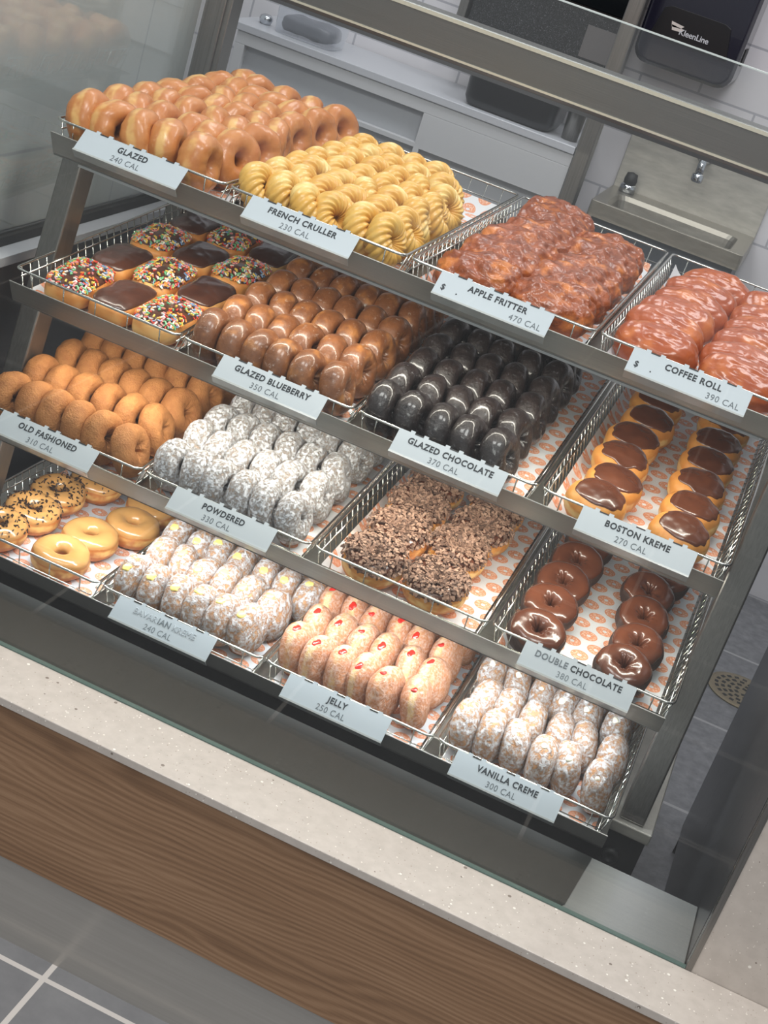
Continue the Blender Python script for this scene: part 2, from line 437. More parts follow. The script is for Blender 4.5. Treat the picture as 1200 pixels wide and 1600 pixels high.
# ------------------------------------------------------------------ service counter
ctr = thing('service_counter', 'low service counter with pale speckled stone ledge over walnut wood front', 'counter', (0, -0.32, 0))
def at_parent(o, p):
    o.matrix_parent_inverse = Matrix.Translation(-p.location); return o
b = MB(); b.box(-3.0, 1.60, -0.371, -0.2625, 0.3765, 0.389)
at_parent(b.build('stone_ledge', M['stone'], ctr, 0.0012), ctr)
b = MB(); b.box(-3.0, 1.60, -0.366, -0.345, 0.139, 0.376)
at_parent(b.build('wood_front', M['wood'], ctr), ctr)
b = MB(); b.box(-3.0, 1.60, -0.362, -0.345, 0.0, 0.1385)
at_parent(b.build('kick_plate', steel('kick_plate_steel', (168, 164, 158), 0.22, (1.5, 60, 60), 0.25, 0.05), ctr, label='dull grey metal kick plate'), ctr)
b = MB(); b.box(-2.2, 0.140, -0.256, -0.114, 0.377, 0.387); b.box(-2.2, 0.140, -0.124, -0.114, 0.30, 0.377)
at_parent(b.build('inner_sill', M['steel_sill'], ctr, 0.001, label='polished steel sill behind the glass'), ctr)

b = MB()  # the sill's dark reflection, put into the colour of an added sheet
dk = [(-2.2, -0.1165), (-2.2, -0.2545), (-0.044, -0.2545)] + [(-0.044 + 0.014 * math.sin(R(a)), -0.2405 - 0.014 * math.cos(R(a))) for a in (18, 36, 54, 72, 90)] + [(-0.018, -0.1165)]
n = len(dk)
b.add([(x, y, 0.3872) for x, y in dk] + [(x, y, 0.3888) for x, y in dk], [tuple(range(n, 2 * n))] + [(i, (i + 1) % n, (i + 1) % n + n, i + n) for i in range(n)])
dm = NT('dark_reflection'); dm.set(Base_Color=lin((33, 36, 35)), Roughness=0.28, Specular_IOR_Level=0.3)
at_parent(b.build('sill_reflection_sheet', dm.m, ctr, label='dark grey sheet added for the sill reflection behind the glass'), ctr)

# ------------------------------------------------------------------ display case
case = thing('display_case', 'tall glass display case with stainless header rail and corner post', 'display case', (0, 0.3, 0))
b = MB(); b.box(-1.283, 0.141, -0.2622, -0.2562, 0.3892, 1.4535)
fg = at_parent(b.build('front_glass', M['glass'], case), case)
b = MB(); b.box(-1.283, 0.141, -0.2625, -0.2559, 1.4535, 1.4550)
e = b.build('polished_edge', plain('glass_rim', (186, 194, 190), 0.15), fg)
b = MB(); b.box(-1.283, 0.141, -0.2634, -0.2560, 0.3891, 0.3912)
e = b.build('bottom_seal', M['glass_edge'], fg)
b = MB(); b.box(0.1415, 0.1498, -0.2632, -0.245, 0.3892, 1.9)
at_parent(b.build('corner_strip', M['steel_v'], case, label='steel corner strip beside the stone wall'), case)
b = MB(); b.box(-1.283, -1.277, -0.255, 0.795, 0.786, 1.62)
at_parent(b.build('side_glass', M['glass_side'], case), case)
b = MB(); b.box(-1.2885, -1.270, -0.255, 0.80, 0.770, 0.786)
at_parent(b.build('side_gasket', M['gasket'], case), case)
b = MB(); b.box(-1.60, -1.240, -0.255, 0.86, 0.752, 0.7695)
at_parent(b.build('side_shelf', M['grey_paint'], case, 0.001), case)
b = MB(); b.box(-1.60, -1.245, -0.255, 0.86, 0.0, 0.7515)
at_parent(b.build('side_cabinet', plain('charcoal_side', (48, 49, 52), 0.35), case, label='dark base panel at the left end'), case)
b = MB(); b.box(-1.284, -1.229, 0.80, 0.85, 0.752, 1.9); b.box(-1.252, -1.240, 0.794, 0.80, 0.77, 1.9)
at_parent(b.build('corner_post', M['steel_v'], case, 0.002, label='brushed stainless corner post'), case)
b = MB()
b.prism([(0.80, 1.217), (0.80, 1.281), (0.806, 1.285), (0.865, 1.285), (0.865, 1.195), (0.852, 1.195), (0.806, 1.208)], -1.228, 1.2)
at_parent(b.build('header_rail', M['steel_rail'], case, 0.001, label='wide brushed stainless header rail'), case)
b = MB(); b.box(-1.228, 1.2, 0.7965, 0.7995, 1.277, 1.2835); b.box(-1.228, 1.2, 0.7965, 0.7995, 1.2155, 1.2195)
at_parent(b.build('rail_trim', plain('bright_trim', (232, 226, 206), 0.25, 0.6), case, label='bright trim edge along the rail'), case)
b = MB(); b.box(0.1408, 0.1485, -0.244, 0.66, 0.04, 1.5)
at_parent(b.build('side_lining', M['side_steel'], case, label='dark grey steel lining on the right end'), case)
for y in (-0.20, 0.62):
    b = MB(); b.lathe([(0.0036, 0.0), (0.0036, 0.006), (0.003, 0.01), (0.003, 0.0405)], 12, Matrix.Translation((0.1445, y, 0)))
    at_parent(b.build('adjustable_foot', M['rubber'], case), case)

# ------------------------------------------------------------------ display rack
rack = thing('display_rack', 'stainless four-tier wheeled rack of sloping shelves holding the doughnut baskets', 'rack', (-0.57, 0.4, 0))
def rp(o): o.matrix_parent_inverse = Matrix.Translation(-rack.location); return o
for k in (1, 2, 3, 4):
    x1 = -0.004 + XO[k] * 0.5; x0 = -4 * P + 0.008 + XO[k] * 0.5
    F = shelf_frame(k)
    b = MB()
    b.box(x0, x1, 0.004, D + 0.02, -0.0048, -0.0028, 0, F)
    sh = rp(b.build('shelf', M['steel_x'], rack))
    # flared front lip
    b = MB()
    z = ZS[k]; y = YS[k]
    b.prism([(y + 0.004, z - 0.053), (y + 0.0005, z - 0.0505), (y - 0.0205, z - 0.0165), (y - 0.019, z - 0.0155), (y + 0.002, z - 0.0485), (y + 0.03, z - 0.0535), (y + 0.03, z - 0.056)], x0, x1)
    l = b.build('front_lip', M['steel_lip'], sh, 0.0006)
    if k > 1:
        b = MB(); b.box(x0 + 0.03, x1 - 0.03, 0.030, 0.048, -0.016, -0.0065, 0, F)
        l = b.build('light_strip', plain('light_strip_housing', (225, 228, 230), 0.4), sh)
        L = area('shelf_light', F @ Vector(((x0 + x1) / 2, 0.045, -0.0185)), F @ Vector(((x0 + x1) / 2, 0.14, -0.25)), x1 - x0 - 0.08, 0.012, LED[k], (0.93, 0.97, 1.0) if k < 3 else (1.0, 0.93, 0.82), 170)
# slanted legs: rectangular tube outside the shelves
def leg(x0, x1):
    b = MB()
    zt, zb = 1.005, 0.337
    yt, yb = 0.10 + 0.137 * (zt - 0.35), 0.10 + 0.137 * (zb - 0.35)
    vs = [(x, y + dy, z) for x in (x0, x1) for (y, z) in ((yb, zb), (yt, zt)) for dy in (0, 0.055)]
    b.add(vs, [(0, 1, 3, 2), (4, 6, 7, 5), (0, 2, 6, 4), (1, 5, 7, 3), (0, 4, 5, 1), (2, 3, 7, 6)])
    rp(b.build('leg', M['steel_v'], rack, 0.003))
    b = MB()
    vs = [(x, y + dy, z) for x in (x0, x1) for (y, z) in ((yb + 0.48, zb), (yt + 0.45, zt)) for dy in (0, 0.055)]
    b.add(vs, [(0, 1, 3, 2), (4, 6, 7, 5), (0, 2, 6, 4), (1, 5, 7, 3), (0, 4, 5, 1), (2, 3, 7, 6)])
    rp(b.build('leg', M['steel_v'], rack, 0.003))
leg(-1.187, -1.152); leg(0.001, 0.041)
b = MB(); b.box(-1.205, 0.058, 0.088, 0.78, 0.316, 0.3355)
rp(b.build('base_tray', M['sink'], rack, 0.002))
b = MB(); b.box(-1.20, 0.054, 0.094, 0.76, 0.13, 0.3155); b.box(0.0335, 0.0345, 0.0932, 0.095, 0.14, 0.31)
rp(b.build('base_cabinet', M['black'], rack, label='black base panel'))
for x in (0.012, -1.16):
    cm = Matrix.Translation((x, 0.094, 0.271)) @ Matrix.Rotation(R(90), 4, 'X')
    b = MB(); b.lathe([(0.014, 0), (0.014, 0.006), (0.010, 0.009), (0.006, 0.009), (0.006, 0.006), (0.002, 0.006)], 20, cm)
    rp(b.build('bumper', M['rubber'], rack))
for x in (-1.12, -0.03):
    for y in (0.16, 0.70):
        cm = Matrix.Translation((x, y, 0.05)) @ Matrix.Rotation(R(90), 4, 'Y')
        b = MB(); b.lathe([(0.02, -0.014), (0.05, -0.012), (0.05, 0.012), (0.02, 0.014)], 20, cm); b.box(x - 0.02, x + 0.02, y - 0.02, y + 0.02, 0.09, 0.1295)
        rp(b.build('caster', M['rubber'], rack))

# ------------------------------------------------------------------ wire baskets
def rounded(x0, x1, y0, y1, r, z, n=5):
    pts = []
    for cx, cy, a0 in ((x1 - r, y1 - r, 0), (x0 + r, y1 - r, 90), (x0 + r, y0 + r, 180), (x1 - r, y0 + r, 270)):
        for i in range(n):
            a = R(a0 + 90 * i / (n - 1)); pts.append((cx + r * math.cos(a), cy + r * math.sin(a), z))
    return pts
BX0, BX1 = 0.0045, P - 0.0045
def basket_meshes():
    out = {}
    ins = 0.013
    b = MB(); b.tube(rounded(BX0, BX1, 0, D, 0.012, H), 0.0022, 8, True); out['rim'] = b.mesh('rim', M['chrome'])
    r = 0.00115
    nU = 28
    ysU = [0.018 + i * (D - 0.036) / (nU - 1) for i in range(nU)]
    for nm, sx in (('left_side', 0), ('right_side', 1)):
        b = MB()
        for y in ysU:
            p = [(BX0 - 0.0005, y, H), (BX0 + ins * 0.8, y, 0.007), (BX0 + ins + 0.006, y, 0.001)]
            if sx: p = [(P - x, yy, z) for x, yy, z in p]
            b.tube(p, r, 5)
        for f in (0.3, 0.86):
            x = BX0 + ins * f + 0.0012; x = P - x if sx else x
            b.tube([(x, 0.012, H * (1 - f)), (x, D - 0.012, H * (1 - f))], r * 1.2, 5)
        out[nm] = b.mesh(nm, M['chrome'])
    for nm, y0, yb, cnt in (('front_wires', 0.0, 0.011, 5), ('back_wires', D, D - 0.011, 8)):
        b = MB()
        for i in range(cnt):
            x = BX0 + 0.03 + i * (BX1 - BX0 - 0.06) / (cnt - 1)
            b.tube([(x, y0, H), (x, yb, 0.006), (x, yb + (0.01 if y0 == 0 else -0.01), 0.001)], r, 5)
        zz = 0.45 if y0 == 0 else 0.5
        b.tube([(BX0 + 0.008, y0 + (yb - y0) * (1 - zz), H * zz), (BX1 - 0.008, y0 + (yb - y0) * (1 - zz), H * zz)], r, 5)
        out[nm] = b.mesh(nm, M['chrome'])
    b = MB()
    for y in ysU: b.tube([(BX0 + ins + 0.005, y, 0.001), (BX1 - ins - 0.005, y, 0.001)], r, 5)
    for i in range(5):
        x = BX0 + 0.03 + i * (BX1 - BX0 - 0.06) / 4
        b.tube([(x, 0.02, -0.0008), (x, D - 0.02, -0.0008)], r, 5)
    out['floor_wires'] = b.mesh('floor_wires', M['chrome'])
    return out
BM = basket_meshes()
WHAT = {(4, 4): 'glazed ring doughnuts', (4, 3): 'yellow crullers', (4, 2): 'apple fritters', (4, 1): 'coffee rolls',
        (3, 4): 'chocolate-iced long buns', (3, 3): 'glazed brown cake doughnuts', (3, 2): 'dark glazed chocolate doughnuts', (3, 1): 'round chocolate-capped filled doughnuts',
        (2, 4): 'plain brown cake doughnuts', (2, 3): 'white powdered ring doughnuts', (2, 2): 'crumb-topped doughnuts', (2, 1): 'chocolate-iced dark ring doughnuts',
        (1, 4): 'maple-iced ring doughnuts', (1, 3): 'powdered custard-filled doughnuts', (1, 2): 'sugared jelly-filled doughnuts', (1, 1): 'powdered cream-filled doughnuts'}
def liner_mesh(k, n):
    rnd = random.Random(k * 10 + n)
    u0, u1, v0, v1 = 0.022, P - 0.022, 0.016, D - 0.03
    ou, ov = rnd.uniform(0, 0.04), rnd.uniform(0, 0.04)
    curl = 0.020 if (k, n) in ((4, 2), (4, 1), (2, 2), (3, 1)) else 0.012
    def fn(a, c):
        u = u0 + (u1 - u0) * a; v = v0 + (v1 - v0) * c
        z = 0.0032 + 0.0012 * noise.noise(Vector((u * 18 + k, v * 12 + n, 0)))
        e = max(0, (0.05 - a) / 0.05)
        z += curl * e ** 1.3 * 0.8; u -= 0.004 * e
        e2 = max(0, (c - 0.95) / 0.05); z += 0.022 * e2 ** 1.4
        return Vector((u, v, max(z, 0.0030)))
    b = MB(); b.grid(fn, 40, 60, uv=lambda a, c: (ou + (u1 - u0) * a, ov + (v1 - v0) * c))
    return b.mesh('liner_paper', M['liner'])
for k in (4, 3, 2, 1):
    for n in (4, 3, 2, 1):
        t = thing('wire_basket', 'chrome wire basket holding the ' + WHAT[(k, n)], 'basket', group='wire baskets on the rack')
        t.matrix_world = basket_frame(k, n)
        for nm in ('rim', 'left_side', 'right_side', 'front_wires', 'back_wires', 'floor_wires'):
            link(nm, BM[nm], t)
        o = link('liner_paper', liner_mesh(k, n))
        o.matrix_world = basket_frame(k, n)
        tag(o, 'white paper sheet printed with orange rings under the ' + WHAT[(k, n)], 'paper', 'printed liner papers')

# ------------------------------------------------------------------ price cards
def text_mesh(txt, size, bold, spacing=1.12, align='CENTER'):
    cu = bpy.data.curves.new('t', 'FONT'); cu.body = txt; cu.size = size; cu.align_x = align
    cu.space_character = spacing; cu.extrude = 0.00012; cu.bevel_depth = bold; cu.bevel_resolution = 0; cu.resolution_u = 3
    ob = bpy.data.objects.new('t', cu); COL.objects.link(ob)
    dg = bpy.context.evaluated_depsgraph_get(); dg.update()
    me = bpy.data.meshes.new_from_object(ob.evaluated_get(dg))
    bpy.data.objects.remove(ob)
    return me
SW, SL = 0.1715, 0.0385
def letters(parent, name, me, mat, x, v, label=None):
    me.materials.clear(); me.materials.append(mat)
    o = link(name, me, parent, label=label)
    o.location = (x, v, 0.0012); o.scale = (0.87, 1, 1)
    return o
def card(k, n, x, title, cal, what, price=False, worn=None):
    """plate hanging from the front rim; local x along the card, local y up the plate, z out of its face"""
    t = thing('price_card', 'white price card with black lettering clipped before the ' + what, 'sign', group='price cards')
    ang = math.atan2(0.0265, 0.0275)
    Y, Z = YS[k], ZS[k]
    t.matrix_world = Matrix.Translation((x + SW / 2, Y - 0.0045, Z + 0.002)) @ Matrix.Rotation(ang, 4, 'X')
    b = MB(); b.box(-SW / 2, SW / 2, -SL, 0, 0, 0.001)
    for cx in (-0.055, 0.0, 0.055):
        for q in (-0.0105, 0.0105):
            b.box(cx + q - 0.0035, cx + q + 0.0035, 0, 0.0035, 0, 0.001)
            b.box(cx + q - 0.0035, cx + q + 0.0035, 0.0025, 0.0035, -0.0085, 0)
    b.build('plate', M['sign'], t)
    for cx in (-0.055, 0.0, 0.055):
        b = MB(); b.box(cx - 0.0068, cx + 0.0068, -0.0012, 0.0009, -0.0006, 0.0013)
        b.build('slot', M['rubber'], t, label='dark slot in the top edge')
    b = MB(); b.box(-SW / 2, SW / 2, -SL - 0.0028, -SL, -0.001, 0.0022); b.box(-SW / 2, SW / 2, -SL - 0.0028, -SL - 0.0018, -0.016, -0.001)
    b.build('edge_channel', M['plastic_edge'], t, label='grey channel along the bottom edge')
    size = 0.0139
    if price:
        letters(t, 'name_lettering', text_mesh(title, size, 0.00046), M['ink'], 0.004, -0.0168)
        letters(t, 'calorie_lettering', text_mesh(cal, size, 0.0, 1.1), M['ink_grey'], 0.052, -0.0345)
        letters(t, 'price_lettering', text_mesh('$', size * 0.95, 0.0003), M['ink'], -0.074, -0.029)
        letters(t, 'price_lettering', text_mesh('.', size, 0.0004), M['ink'], -0.0525, -0.029)
    else:
        if worn:
            ms = [(text_mesh(part, size, 0.00046, align='LEFT'), gap, mat) for part, gap, mat in worn]
            ext = [(min(v.co.x for v in me.vertices), max(v.co.x for v in me.vertices)) for me, _, _ in ms]
            x_ = -0.435 * sum(b_ - a_ + g_ for (a_, b_), (_, g_, _) in zip(ext, ms))
            for (a_, b_), (me, g_, mat) in zip(ext, ms):
                x_ += 0.87 * g_
                letters(t, 'name_lettering', me, M[mat], x_ - 0.87 * a_, -0.0175); x_ += 0.87 * (b_ - a_)
            letters(t, 'calorie_lettering', text_mesh(cal, size, 0.0, 1.1), M['ink_half'], -0.004, -0.0345)
        else:
            letters(t, 'name_lettering', text_mesh(title, size, 0.00046), M['ink'], 0.0, -0.0175)
            letters(t, 'calorie_lettering', text_mesh(cal, size, 0.0, 1.1), M['ink_grey'], -0.004, -0.0345)
card(4, 4, -1.1075, 'GLAZED', '240 CAL', WHAT[(4, 4)])
card(4, 3, -0.8300, 'FRENCH CRULLER', '230 CAL', WHAT[(4, 3)])
card(4, 2, -0.5295, 'APPLE FRITTER', '470 CAL', WHAT[(4, 2)], True)
card(4, 1, -0.2397, 'COFFEE ROLL', '390 CAL', WHAT[(4, 1)], True)
card(3, 3, -0.7955, 'GLAZED BLUEBERRY', '350 CAL', WHAT[(3, 3)])
card(3, 2, -0.5086, 'GLAZED CHOCOLATE', '370 CAL', WHAT[(3, 2)])
card(3, 1, -0.2217, 'BOSTON KREME', '270 CAL', WHAT[(3, 1)])
card(2, 4, -1.1080, 'OLD FASHIONED', '310 CAL', WHAT[(2, 4)])
card(2, 3, -0.8010, 'POWDERED', '330 CAL', WHAT[(2, 3)])
card(2, 1, -0.2240, 'DOUBLE CHOCOLATE', '380 CAL', WHAT[(2, 1)], worn=(('DOUBLE', 0.0, 'ink_half'), ('CHOCOLATE', 0.0055, 'ink')))
card(1, 3, -0.8360, 'BAVARIAN KREME', '240 CAL', WHAT[(1, 3)], worn=(('BAVAR', 0.0, 'ink_worn'), ('IAN', 0.0018, 'ink_half'), ('KREME', 0.0055, 'ink_worn')))
card(1, 2, -0.5377, 'JELLY', '250 CAL', WHAT[(1, 2)])
card(1, 1, -0.2571, 'VANILLA CREME', '300 CAL', WHAT[(1, 1)])

# ------------------------------------------------------------------ doughnut shapes
def nz(p, s, seed): return noise.noise(Vector((p.x * s + seed * 7.3, p.y * s - seed * 3.1, p.z * s + seed * 1.7)))
def ring_fn(Rm, a, h, seed, crease=0.0, lump=0.0016, flat=1.0):
    def fn(u, v, off=0.0):
        ph = 2 * math.pi * u; th = 2 * math.pi * v
        ct, st = math.cos(th), math.sin(th)
        ex = 0.92
        cx = math.copysign(abs(ct) ** ex, ct); cz = math.copysign(abs(st) ** ex, st)
        r = Rm + (a + off) * cx; z = (h + off) * cz
        inner = max(0.0, -ct)
        if crease:
            r -= crease * inner * (math.sin(ph * 7 + 2 * math.sin(ph * 2 + seed)) - 0.3)
            z *= 1 - 0.05 * inner * math.sin(ph * 5 + seed)
        p = Vector((r * math.cos(ph), r * math.sin(ph), z))
        d = lump * nz(p, 38, seed) + lump * 0.5 * nz(p, 95, seed)
        n = Vector((ct * math.cos(ph), ct * math.sin(ph), st))
        p = p + n * d
        p.x *= 1 + 0.03 * math.sin(seed * 2.1); p.y *= 1 - 0.03 * math.sin(seed * 2.1)
        return p
    return fn
def ring_mesh(name, fn, mat, nu=48, nv=24):
    b = MB(); b.grid(fn, nu, nv, True, True); return b.mesh(name, mat)
def ring_icing(name, fn, mat, seed, t0=0.02, t1=0.50, amp=0.05, nu=60, nv=16, off=0.0016):
    """icing over the top of a ring: its edge wanders and it thins out at the rim"""
    b = MB()
    def g(u, w):
        a0 = t0 + amp * noise.noise(Vector((math.cos(6.283 * u) * 2.2, math.sin(6.283 * u) * 2.2, seed)))
        v = a0 + (t1 - a0) * w
        e = min(1.0, min(w, 1 - w) * 7)
        return fn(u, v, -0.0007 + (off + 0.0007) * math.sqrt(e))
    b.grid(g, nu, nv, True, False); return b.mesh(name, mat)
def blob_fn(ax, ay, az, seed, e1=1.0, e2=1.0, lump=0.0015, extra=None):
    """rounded body: longitude u, latitude v from top to bottom"""
    sp = lambda c, e: math.copysign(abs(c) ** e, c)
    def fn(u, v, off=0.0):
        ph = 2 * math.pi * u; th = math.pi * v
        s, c = math.sin(th), math.cos(th)
        p = Vector(((ax + off) * sp(s, e1) * sp(math.cos(ph), e2), (ay + off) * sp(s, e1) * sp(math.sin(ph), e2), (az + off) * sp(c, e1)))
        d = lump * nz(p, 36, seed) + lump * 0.5 * nz(p, 90, seed)
        if extra: d += extra(p, u, v)
        n = Vector((p.x / ax ** 2, p.y / ay ** 2, p.z / az ** 2))
        if n.length > 0: p = p + n.normalized() * d
        return p
    return fn
def blob_mesh(name, fn, mat, nu=44, nv=24):
    b = MB(); b.grid(fn, nu, nv, True, False, flip=True)
    return b.mesh(name, mat)
def cap_icing(name, fn, mat, seed, lim=0.36, amp=0.05, nu=56, nv=14, off=0.0014, tilt=0.0, freq=2.0):
    b = MB()
    def g(u, w):
        a1 = lim + amp * noise.noise(Vector((math.cos(6.283 * u) * freq, math.sin(6.283 * u) * freq, seed))) + tilt * math.cos(6.283 * u)
        e = min(1.0, (1 - w) * 7)
        return fn(u, a1 * w, -0.0008 + (off + 0.0008) * math.sqrt(e))
    b.grid(g, nu, nv, True, False, flip=True)
    return b.mesh(name, mat)
def scatter_bits(name, fn, mats, seed, count, sampler, size, lift=0.0018, jitter=0.6):
    rnd = random.Random(seed); b = MB()
    for i in range(count):
        u, v = sampler(rnd)
        p = fn(u, v, lift); du = fn(u + 0.004, v, lift) - p; dv = fn(u, v + 0.004, lift) - p
        n = du.cross(dv)
        if n.length < 1e-12: continue
        n.normalize()
        if n.z < 0 and lift > 0: n = -n
        t = du.normalized(); q = n.cross(t)
        a = rnd.uniform(0, 6.283); d = t * math.cos(a) + q * math.sin(a)
        d = (d + n * rnd.uniform(-jitter, jitter) * 0.5).normalized(); w2 = n.cross(d).normalized(); n2 = d.cross(w2)
        L, W, T = (s * rnd.uniform(0.75, 1.25) for s in size)
        mt = Matrix((d, w2, n2)).transposed().to_4x4(); mt.translation = p + n * rnd.uniform(0, lift)
        b.box(-L, L, -W, W, -T, T, rnd.randrange(len(mats)), mt)
    me = b.mesh(name, mats); return me

PROTO = {}
def make(kind, variant, name, cat, me, parts=()):
    o = link(name, me); o['category'] = cat
    for nm, pm, stuff, lab in parts:
        c = link(nm, pm, o, label=lab)
        if stuff: c['kind'] = 'stuff'
    PROTO.setdefault(kind, []).append(o)
    return o
for s in (1, 2, 3):
    make('glazed', s, 'glazed_doughnut', 'doughnut', ring_mesh('glazed_doughnut', ring_fn(0.0272, 0.0188, 0.0225, s, 0, 0.0030), M['glazed']))
    make('blueberry', s, 'cake_doughnut', 'doughnut', ring_mesh('cake_doughnut', ring_fn(0.0235, 0.0190, 0.0200, s + 10, 0.0028), M['blueberry']))
    make('choc', s, 'chocolate_doughnut', 'doughnut', ring_mesh('chocolate_doughnut', ring_fn(0.0235, 0.0192, 0.0205, s + 20, 0.0030, 0.0022), M['choccake']))
    make('old', s, 'cake_doughnut', 'doughnut', ring_mesh('cake_doughnut', ring_fn(0.0246, 0.0186, 0.0195, s + 30, 0.0034, 0.0024), M['oldfash']))
    make('powder', s, 'powdered_doughnut', 'doughnut', ring_mesh('powdered_doughnut', ring_fn(0.0235, 0.0185, 0.0200, s + 40, 0.0028, 0.0022), M['powdered']))
# crullers: a ring of twisted flutes
def cruller_fn(seed):
    def fn(u, v):
        ph = 2 * math.pi * u; th = 2 * math.pi * v
        k = 5 * th + 17 * ph + seed
        rr = 0.0172 * (0.82 + 0.24 * abs(math.sin(k / 2)) ** 0.8)
        rr *= 1 + 0.06 * math.sin(3 * ph + seed)
        r = 0.0232 + rr * math.cos(th); z = 1.12 * rr * math.sin(th)
        p = Vector((r * math.cos(ph), r * math.sin(ph), z))
        return p * (1 + 0.03 * nz(p, 40, seed))
    return fn
for s in (1, 2, 3):
    make('cruller', s, 'cruller', 'cruller', ring_mesh('cruller', cruller_fn(s), M['cruller'], 150, 44))
# apple fritters
for s in (1, 2, 3):
    def rough(p, u, v, s=s):
        a = noise.ridged_multi_fractal(Vector((p.x * 26 + s * 5, p.y * 34, p.z * 30)), 0.9, 2.1, 4, 1.0, 2.0)
        return 0.0052 * (a - 1.1) + 0.005 * nz(p, 20, s)
    fn = blob_fn(0.064, 0.050, 0.031, s + 50, 0.8, 0.85, 0.004, rough)
    make('fritter', s, 'apple_fritter', 'fritter', blob_mesh('apple_fritter', fn, M['fritter'], 100, 60))
# coffee rolls: oval with spiral ridges
for s in (1, 2, 3):
    def spiral(p, u, v, s=s):
        q = Vector((p.x, p.y, 0)); w1 = 0.006 * nz(q, 30, s); w2 = 0.004 * nz(q, 45, s + 4)
        x, y = p.x + w1, p.y + w2
        rr = math.hypot(x / 0.064, y / 0.042)
        a = math.atan2(y / 0.042, x / 0.064) / 6.283
        g = (rr * 2.3 - a + s * 0.3) % 1.0
        top = max(0, min(1, (p.z + 0.008) / 0.012))
        rg = noise.noise(Vector((p.x * 22 + s, p.y * 150, s)))
        return (-0.0013 * math.exp(-((g - 0.5) / 0.16) ** 2) + 0.0010 * rg) * top + 0.004 * nz(p, 22, s)
    fn = blob_fn(0.062, 0.041, 0.027, s + 60, 0.8, 0.95, 0.002, spiral)
    make('coffee', s, 'coffee_roll', 'pastry', blob_mesh('coffee_roll', fn, M['coffee'], 90, 48))
# long buns with chocolate icing, plain and with sprinkles
for s in (1, 2, 3):
    fn = blob_fn(0.0375, 0.067, 0.0235, s + 70, 0.74, 0.52, 0.002)
    ic = cap_icing('icing', fn, M['choc_dark'], s, 0.37, 0.05, 64, 16, 0.0015, 0, 1.6)
    make('long', s, 'long_bun', 'doughnut', blob_mesh('long_bun', fn, M['john'], 60, 28), [('icing', ic, False, None)])
    ic2 = cap_icing('icing', fn, M['choc_dark'], s + 3, 0.355, 0.06, 64, 16, 0.0015, 0, 1.6)
    sp = scatter_bits('sprinkles', fn, SPR, s, 420, lambda r: (r.random(), 0.345 * math.sqrt(r.random())), (0.0027, 0.00105, 0.00105), 0.0026, 0.5)
    make('sprinkled', s, 'sprinkled_bun', 'doughnut', blob_mesh('sprinkled_bun', fn, M['john'], 60, 28), [('icing', ic2, False, None), ('sprinkles', sp, True, 'coloured sugar sprinkles')])
# round filled shells with a chocolate cap
for s in (1, 2, 3):
    fn = blob_fn(0.0450, 0.0435, 0.0265, s + 80, 0.78, 1.0, 0.0024)
    def capfn(u, v, off=0.0, fn=fn, s=s):
        """the cap sits off centre, oval, towards the back right of the shell"""
        a = 2 * math.pi * u; t = math.pi * v
        d = Vector((math.sin(t) * math.cos(a) * 1.12, math.sin(t) * math.sin(a) * 0.86, math.cos(t)))
        d = Matrix.Rotation(0.12, 3, 'Y') @ Matrix.Rotation(-0.10, 3, 'X') @ d
        d.normalize()
        return fn((math.atan2(d.y, d.x) / 6.283) % 1.0, math.acos(max(-1, min(1, d.z))) / math.pi, off)
    ic = cap_icing('icing', capfn, M['choc'], s + 0.4, 0.29, 0.06, 64, 14, 0.0013, 0.0, 2.4)
    make('boston', s, 'filled_doughnut', 'doughnut', blob_mesh('filled_doughnut', fn, M['yeast']), [('icing', ic, False, None)])
# crumb-topped doughnuts
for s in (1, 2, 3):
    fn = ring_fn(0.0285, 0.0205, 0.0235, s + 90, 0, 0.002)
    ic = ring_icing('icing', fn, M['choc'], s, 0.07, 0.46, 0.03)
    cr = scatter_bits('crumbs', fn, CRUMB, s + 5, 900, lambda r: (r.random(), r.uniform(0.08, 0.43)), (0.0030, 0.0017, 0.0007), 0.0036, 1.2)
    make('crumb', s, 'crumb_doughnut', 'doughnut', ring_mesh('crumb_doughnut', fn, M['yeast']), [('icing', ic, False, None), ('crumbs', cr, True, 'brown cookie crumbs')])
# chocolate ring with chocolate icing
for s in (1, 2, 3):
    fn = ring_fn(0.0245, 0.0192, 0.0205, s + 100, 0.0026, 0.0016)
    ic = ring_icing('icing', fn, M['choc'], s + 2, 0.07, 0.56, 0.045)
    make('double', s, 'iced_chocolate_doughnut', 'doughnut', ring_mesh('iced_chocolate_doughnut', fn, M['dchoc']), [('icing', ic, False, None)])
# maple rings
for s in (1, 2):
    fn = ring_fn(0.0285, 0.0195, 0.0205, s + 110, 0, 0.0014)
    ic = ring_icing('icing', fn, M['maple'], s + 4, 0.055, 0.48, 0.035)
    make('maple', s, 'maple_doughnut', 'doughnut', ring_mesh('maple_doughnut', fn, M['maple_dough']), [('icing', ic, False, None)])
    sp = scatter_bits('sprinkles', fn, [M['choc_sprinkle']], s, 150, lambda r: (r.random(), r.uniform(0.06, 0.44)), (0.0022, 0.0008, 0.0008), 0.0024, 0.5)
    make('maplesp', s, 'maple_doughnut', 'doughnut', ring_mesh('maple_doughnut', fn, M['maple_dough']), [('icing', ic, False, None), ('sprinkles', sp, True, 'chocolate sprinkles')])
